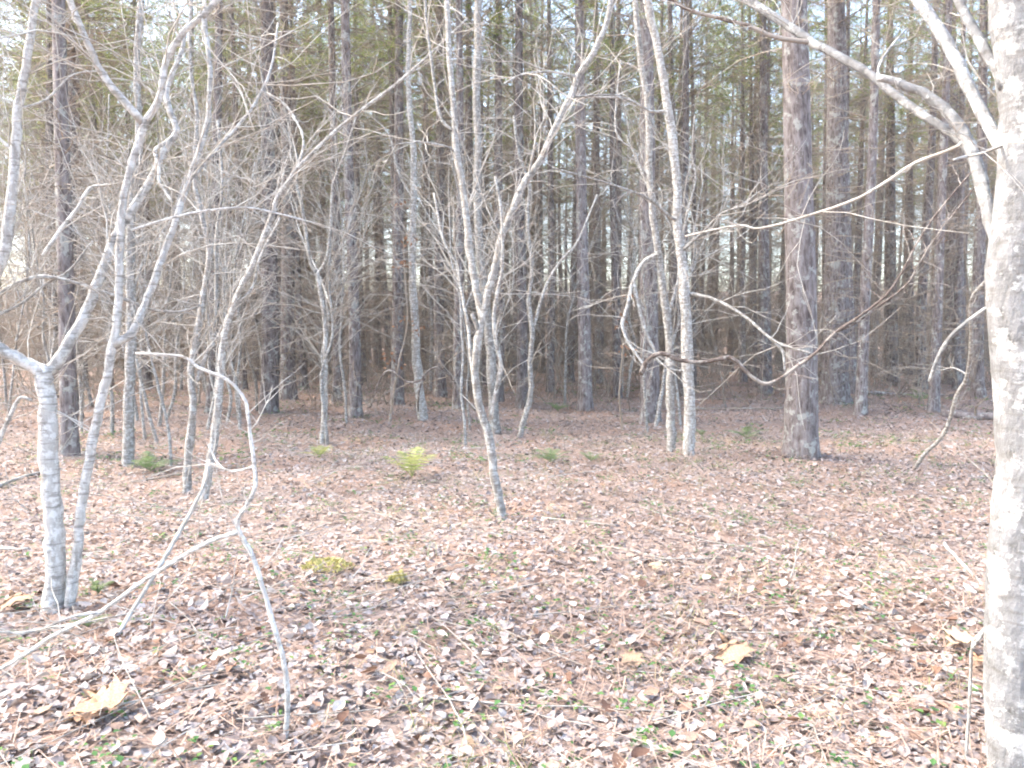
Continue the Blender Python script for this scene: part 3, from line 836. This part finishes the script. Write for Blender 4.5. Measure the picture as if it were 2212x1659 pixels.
n = 110000
x, y = sample_floor(n, 2.2, 30, 0.9)
keep = rng.random(n) < np.where(x > 0.05 * y, 1.0, 0.55); x, y = x[keep], y[keep]; n = len(x)
a = rng.uniform(0, 2 * math.pi, n); l = rng.uniform(0.06, 0.12, n); w = rng.uniform(0.0012, 0.0024, n) * (1 + y / 9)
z = hgt(x, y) + rng.uniform(0.012, 0.05, n); tl = rng.normal(0, 0.2, n) * l
D = np.stack([np.cos(a) * l, np.sin(a) * l, tl], -1); S = np.stack([-np.sin(a) * w, np.cos(a) * w, np.zeros(n)], -1)
C = np.stack([x, y, z], -1)
V = np.stack([C - D - S, C - D + S, C + D + S * 0.5, C + D - S * 0.5], 1).reshape(-1, 3)
st = link('pine_straw', make_mesh('pine_straw', V, None, np.arange(n * 4).reshape(-1, 4), [M['straw']], smooth=False))
tag(st, 'orange-brown fallen pine needles strewn over the leaves', 'pine straw', kind='stuff')

# single leaves close to the camera, each a piece of the floor
def outline_leaf(kind):
    if kind == 0:    # lobed oak
        R = [(0, 0), (0.06, 0.12), (0.20, 0.18), (0.12, 0.30), (0.30, 0.42), (0.16, 0.52), (0.32, 0.68), (0.15, 0.76), (0.16, 0.90), (0, 1.0)]
    elif kind == 1:  # oval
        R = [(0, 0), (0.14, 0.10), (0.25, 0.26), (0.30, 0.45), (0.27, 0.62), (0.18, 0.80), (0.08, 0.93), (0, 1.0)]
    else:            # maple
        R = [(0, 0.05), (0.22, 0.0), (0.20, 0.16), (0.50, 0.22), (0.36, 0.36), (0.52, 0.62), (0.28, 0.54), (0.24, 0.72), (0.12, 0.70), (0, 1.0)]
    R = np.array(R, float)
    m = len(R)
    mid = np.stack([np.zeros(m), R[:, 1]], -1)
    return R, mid
def leaf_mesh(kind, curl, tip, mat):
    R, mid = outline_leaf(kind)
    m = len(R)
    P = np.vstack([mid, R, R * np.array([-1, 1])]) - np.array([0, 0.5])
    z = curl * np.abs(P[:, 0]) * 1.6 + tip * P[:, 1] ** 2 * 1.4 + rng.normal(0, 0.02, len(P))
    F = []
    for k in range(m - 1):
        F += [(k, m + k, m + k + 1), (k, m + k + 1, k + 1), (k, 2 * m + k + 1, 2 * m + k), (k, k + 1, 2 * m + k + 1)]
    return make_mesh('leaf', np.column_stack([P, z]), F, None, [mat], smooth=True)
LM = [leaf_mesh(k % 3 if k % 3 < 2 else 1, rng.uniform(-0.3, 0.6), rng.uniform(-0.4, 0.6), M['leaf']) for k in range(9)]
cnt = 0
while cnt < 280:
    y = rng.uniform(2.75, 5.2); x = rng.uniform(-1, 1) * 0.62 * y
    o = link('leaf', LM[cnt % 9], ground, (x, y, float(hgt(x, y)) + rng.uniform(0.03, 0.05)))
    o.rotation_euler = (rng.normal(0, 0.3), rng.normal(0, 0.3), rng.uniform(0, 6.28))
    s = rng.uniform(0.045, 0.09); o.scale = (s, s, s)
    cnt += 1

OL = [leaf_mesh(2, 0.16, 0.2, M['orange']), leaf_mesh(2, -0.2, 0.15, M['orange']), leaf_mesh(2, 0.22, -0.15, M['orange'])]
for lab, px, py, s, k, rz in [
    ('large orange maple leaf with a curled edge among weeds at the lower left', 222, 1548, 0.17, 0, 1.2),
    ('orange leaf tip lying just left of the large curled maple leaf', 172, 1572, 0.12, 1, 2.6),
    ('wide pale orange maple leaf lying flat right of centre', 1580, 1428, 0.17, 1, 0.4),
    ('small upright orange leaf beside a thin green stem', 1365, 1456, 0.10, 0, 3.3),
    ('curled tan leaf next to the foot of the big mottled trunk', 2068, 1412, 0.14, 2, 1.8),
    ('tan leaf in front of the big mottled trunk, under the bent dry stem', 2118, 1452, 0.10, 0, 0.2),
    ('orange-brown leaf near the yellow moss on the open floor', 1605, 1368, 0.09, 2, 0.9),
    ('single orange leaf on the litter right of centre', 1412, 1240, 0.10, 1, 2.0),
    ('rusty leaf by the feet of the two pale left trunks', 30, 1315, 0.15, 1, 0.7)]:
    g = ground_at(px, py)
    o = link('orange_leaf', OL[k], None, (g[0], g[1], g[2] + 0.04 + s * 0.18)); o.rotation_mode = 'QUATERNION'; o.rotation_quaternion = Quaternion((1, 0, 0), rng.uniform(0.25, 0.4) if px < 2000 else 0.1) @ Quaternion((0, 1, 0), rng.normal(0, 0.15)) @ Quaternion((0, 0, 1), rz); o.scale = (s * 1.15,) * 3
    tag(o, lab, 'leaf', 'large orange leaves on the floor')

# small green plants: nobody could count them
mb = MB()
def sprig(x, y, s, nl):
    b = np.array([x, y, float(hgt(x, y)) + 0.02])
    for _ in range(nl):
        a = rng.uniform(0, 6.28); e = rng.uniform(0.1, 0.9)
        d = np.array([math.cos(a) * math.cos(e), math.sin(a) * math.cos(e), math.sin(e)])
        c = b + d * s * rng.uniform(0.3, 1.4)
        q = np.array([math.cos(a), math.sin(a), rng.uniform(-0.3, 0.4)]); q = unit(q); w = unit(np.cross(q, [0, 0, 1])) 
        l = s * rng.uniform(0.5, 0.9); ww = l * 0.36
        mb.add(np.array([c, c + q * l * 0.4 + w * ww + [0, 0, 0.15 * l], c + q * l, c + q * l * 0.4 - w * ww + [0, 0, 0.15 * l]]), [(0, 1, 2), (0, 2, 3)])
for _ in range(640):
    y = rng.uniform(2.5, 12); x = rng.uniform(-1, 1) * 0.66 * y
    for _ in range(rng.integers(1, 6)):
        sprig(x + rng.normal(0, 0.10), y + rng.normal(0, 0.10), rng.uniform(0.02, 0.05), rng.integers(3, 7))
for _ in range(260):
    y = rng.uniform(9, 24); x = rng.uniform(-1, 1) * 0.66 * y
    for _ in range(rng.integers(1, 5)): sprig(x + rng.normal(0, 0.2), y + rng.normal(0, 0.2), rng.uniform(0.04, 0.09), 6)
gc = link('ground_cover', mb.mesh('ground_cover', M['green'], smooth=False))
tag(gc, 'small green seedlings and creepers scattered through the leaves', 'ground cover', kind='stuff')

# fine fallen twigs and dry grass blades lying among the leaves
mt = MB()
for _ in range(420):
    y = rng.uniform(2.5, 13); x = rng.uniform(-1, 1) * 0.66 * y
    if x > -0.05 * y and rng.random() < 0.55: continue
    L = rng.uniform(0.2, 1.1); a = rng.uniform(0, 6.28)
    P = twig_path([x, y, 0], [math.cos(a), math.sin(a), 0], L, 6, 0, 0.22)
    P[:, 2] = hgt(P[:, 0], P[:, 1]) + 0.035 + np.linspace(0, 1, 6) * max(0, rng.normal(0, 0.12))
    r = rng.uniform(0.002, 0.005)
    mt.tube(P, np.linspace(r, r * 0.4, 6), 4)
    if rng.random() < 0.5:
        Q = twig_path(P[2], unit(P[3] - P[2]) + rng.normal(0, 0.6, 3) * [1, 1, 0.2], L * 0.4, 4, 0, 0.25)
        mt.tube(Q, np.linspace(r * 0.6, r * 0.3, 4), 3)
ft = link('fallen_twigs', mt.mesh('fallen_twigs', M['twig']))
tag(ft, 'thin pale fallen twigs strewn over the leaf litter', 'twigs', kind='stuff')
mg = MB()
for _ in range(260):
    y = rng.uniform(2.5, 12); x = rng.uniform(-0.25, 0.66) * y
    for _ in range(rng.integers(4, 14)):
        b = np.array([x + rng.normal(0, 0.05), y + rng.normal(0, 0.05), 0.0]); b[2] = float(hgt(b[0], b[1]))
        d = unit([rng.normal(0, 0.7), rng.normal(0, 0.7), 1]); L = rng.uniform(0.06, 0.2)
        sd = unit(np.cross(d, rng.normal(0, 1, 3))) * 0.0018
        e = b + d * L * 0.6; t = e + unit(d + [d[0], d[1], -0.8]) * L * 0.5
        mg.add(np.array([b - sd, b + sd, e + sd * 0.8, e - sd * 0.8, t]), [(3, 2, 4)], [(0, 1, 2, 3)])
dg_ = link('dry_grass', mg.mesh('dry_grass', M['grass'], smooth=False))
tag(dg_, 'sparse tufts of straw-coloured and green grass in the litter', 'grass', kind='stuff')

def fern(label, px, py, nf, size, mat, spread=1.0, name='fern'):
    g = ground_at(px, py)
    o = thing(name, label, 'fern', g)
    for k in range(nf):
        a = k * 6.283 / nf + rng.uniform(-0.3, 0.3)
        L = size * rng.uniform(0.7, 1.1); e = rng.uniform(0.9, 1.35) if spread < 1 else rng.uniform(0.6, 1.15)
        t = np.linspace(0, 1, 11)
        P = np.stack([np.cos(a) * t * L * math.cos(e), np.sin(a) * t * L * math.cos(e), L * (math.sin(e) * t - 0.45 * t ** 2) + 0.02], -1)
        m = MB(); m.tube(P, np.linspace(0.004, 0.0015, 11), 3)
        side = np.array([-math.sin(a), math.cos(a), 0.0])
        for i in range(2, 11):
            pl = L * 0.22 * math.sin(math.pi * min(1, (i / 10) * 0.85 + 0.12)) + 0.01
            T = unit(P[i] - P[i - 1])
            for s in (-1, 1):
                tip = P[i] + side * s * pl + T * pl * 0.35 - np.array([0, 0, pl * 0.2])
                m.add(np.array([P[i] - T * L * 0.018, P[i] + T * L * 0.02, tip]), [(0, 1, 2)])
        link('frond', m.mesh('frond', M[mat], smooth=False), o)
    return o
fern('bright yellow-green fern in the open middle', 890, 1035, 8, 0.55, 'yellow', 0.8)
fern('low green fern right of the central tree foot', 1190, 1003, 10, 0.36, 'fern')
fern('smaller green fern beside a larger one, right of the central tree', 1276, 1000, 7, 0.26, 'fern')
fern('flat green fern between the twin saplings and the stoutest pine', 1612, 950, 8, 0.42, 'fern')
fern('small upright fern touching the foot of the twin saplings', 1516, 945, 5, 0.24, 'fern', 0.8)
fern('low green fern clump right of the straight pale young trunk', 325, 1022, 11, 0.45, 'fern')
fern('yellowed fern between the leaning sapling and the Y-forked sapling', 690, 992, 7, 0.36, 'yellow')
fern('green fern near the foot of the straight pine right of centre', 1205, 890, 8, 0.5, 'fern')
fern('green fern by the low fallen log on the right', 1990, 868, 9, 0.6, 'fern')
fern('small fern behind the feet of the two pale left trunks', 190, 1362, 7, 0.16, 'fern')
fern('tiny fern at the foot of the slim white-barked trunk', 212, 1290, 6, 0.16, 'fern', 0.8)

def moss(label, px, py, r):
    g = ground_at(px, py); m = MB()
    for _ in range(230):
        a = rng.uniform(0, 6.28); q = r * math.sqrt(rng.random()); c = np.array([q * math.cos(a) * 1.4, q * math.sin(a), 0.03 + 0.05 * (1 - (q / r) ** 2) * rng.uniform(0.5, 1.1)])
        d = rng.normal(0, 0.018, (2, 3)); d[:, 2] = np.abs(d[:, 2])
        m.add(np.array([c, c + d[0], c + d[1]]), [(0, 1, 2)])
    o = link('moss_clump', m.mesh('moss_clump', M['moss'], smooth=False), None, g)
    tag(o, label, 'moss')
moss('larger yellow-green moss clump on the open floor left of centre', 710, 1238, 0.12)
moss('smaller yellow-green moss tuft right of the larger clump', 860, 1268, 0.035)

def log(label, a, b, w, name='fallen_log', mat='pine', lift=0.5, cat='log', n=9):
    A, B = ground_at(*a), ground_at(*b)
    t = np.linspace(0, 1, n)[:, None]
    P = A * (1 - t) + B * t
    r = w / 2 / F_PX * P[:, 1].mean()
    P[:, 2] = np.maximum(hgt(P[:, 0], P[:, 1]).max() * 0.5 + hgt(P[:, 0], P[:, 1]) * 0.5, hgt(P[:, 0], P[:, 1])) + r * lift + 0.015
    P += rng.normal(0, r * 0.25, P.shape)
    root = P[0].copy()
    o = thing(name, label, cat, root)
    m = MB(); m.tube(P - root, r * np.linspace(1.08, 0.85, n) * (1 + rng.normal(0, 0.05, n)), 9, cap=True)
    link('stem', m.mesh('stem', M[mat]), o)
    tb = MB(); grow_twigs(tb, P - root, np.full(n, r), 3, r * 5, r * 16, r * 0.25, sub=1)
    tw = link('stubs', tb.mesh('stubs', M['dead']), o); tag(tw, kind='stuff')
log('grey fallen log ending behind the big mottled trunk', (2035, 900), (2230, 912), 19)
log('long thin mossy log lying behind the bent stub, further back', (1845, 852), (2060, 858), 9)
log('long straight dead branch on the ground behind the stoutest pine', (1500, 888), (1690, 884), 5, 'fallen_branch', 'dead', cat='branch')
log('bleached stick lying by the left edge', (-10, 1192), (62, 1192), 7, 'fallen_branch', 'twig', cat='branch')
log('pale stick slanting up to the low Y-forked trunk', (-10, 1060), (86, 1024), 8, 'fallen_branch', 'twig', cat='branch')
log('thin pale stick lying right of the central tree foot', (1170, 1128), (1330, 1140), 4, 'fallen_branch', 'twig', cat='branch')
log('thin stick pointing at the wide pale orange leaf', (1590, 1455), (1700, 1555), 5, 'fallen_branch', 'twig', cat='branch')
log('dark stick lying in front of the low fern clump', (280, 1045), (400, 1028), 5, 'fallen_branch', 'dead', cat='branch')
log('curved grey branch lying by the foot of the mottled trunk', (2040, 1190), (2140, 1290), 8, 'fallen_branch', 'twig', cat='branch')
log('thin stick on the litter below the moss tufts', (990, 1385), (1140, 1290), 4, 'fallen_branch', 'twig', cat='branch')
log('stick half buried in leaves at the bottom edge', (1480, 1650), (1560, 1600), 7, 'fallen_branch', 'twig', cat='branch')

# a small sapling that keeps its dead leaves
def clinging(label, trunk, w, spots, nleaf, col='orange'):
    o = sapling('leafy_sapling', label, 'sapling', trunk, w, w * 0.4, (), twigs=10, tl=(0.3, 0.9), tr=0.005, tmat='dead', mat='dead', sides=6)
    root = np.array(o.location); Y0 = root[1]
    m = MB()
    for (px, py, rad) in spots:
        for _ in range(nleaf):
            c = at(px + rng.normal(0, rad), py + rng.normal(0, rad * 0.7), Y0 + rng.normal(0, 0.25)) - root
            d = unit(rng.normal(0, 1, 3) + [0, 0, -0.6]); s = unit(np.cross(d, rng.normal(0, 1, 3))); l = rng.uniform(0.05, 0.11)
            m.add(np.array([c, c + d * l * 0.5 + s * l * 0.3, c + d * l, c + d * l * 0.5 - s * l * 0.3]), [(0, 1, 2), (0, 2, 3)])
    c = link('leaves', m.mesh('leaves', M['rust'], smooth=False), o); tag(c, kind='stuff')
M['rust'] = leafy('clinging_leaves', [(0, (0.22, 0.115, 0.07)), (1, (0.42, 0.25, 0.16))], 0.35)
clinging('small sapling still holding clusters of rusty brown leaves', [(842, 912), (850, 850), (862, 780), (880, 700), (875, 600), (870, 500)], 7, [(880, 700, 12), (905, 710, 9), (852, 776, 16), (872, 570, 10), (880, 520, 10), (868, 440, 9)], 16)
clinging('rusty-leaved small tree behind the big mottled trunk', [(2120, 840), (2110, 760), (2098, 680), (2085, 560), (2080, 440)], 8, [(2085, 430, 14), (2105, 465, 14), (2030, 510, 10), (2060, 770, 8), (1640, 400, 6)][:4], 16)
clinging('thin sapling with a few pale tan leaves left of the twin saplings', [(1345, 930), (1338, 850), (1345, 770), (1350, 700), (1340, 600)], 6, [(1350, 750, 8), (1340, 690, 8), (1355, 640, 6)], 8)

# ------------------------------------------------------------------ thin volume added to lift the darks like lens glare
def glare_haze_box(dens):
    x0, x1, y0, y1, z0, z1 = -75, 75, -6, 118, -1.5, 26
    V = [(x, y, z) for z in (z0, z1) for y in (y0, y1) for x in (x0, x1)]
    F = [(0, 2, 3, 1), (4, 5, 7, 6), (0, 1, 5, 4), (2, 6, 7, 3), (0, 4, 6, 2), (1, 3, 7, 5)]
    m = bpy.data.materials.new('glare_haze'); m.use_nodes = True
    nt = m.node_tree; nt.nodes.remove(nt.nodes['Principled BSDF'])
    v = nt.nodes.new('ShaderNodeVolumePrincipled'); v.inputs['Color'].default_value = (0.97, 0.97, 0.98, 1); v.inputs['Density'].default_value = dens
    v.inputs['Anisotropy'].default_value = 0.2
    nt.links.new(v.outputs[0], nt.nodes['Material Output'].inputs['Volume'])
    o = link('glare_haze', make_mesh('glare_haze', V, None, F, [m], smooth=False))
    tag(o, 'added thin volume between the trees standing in for lens glare', 'glare_haze', kind='stuff')
glare_haze_box(0.0005)
CY.volume_bounces = 1
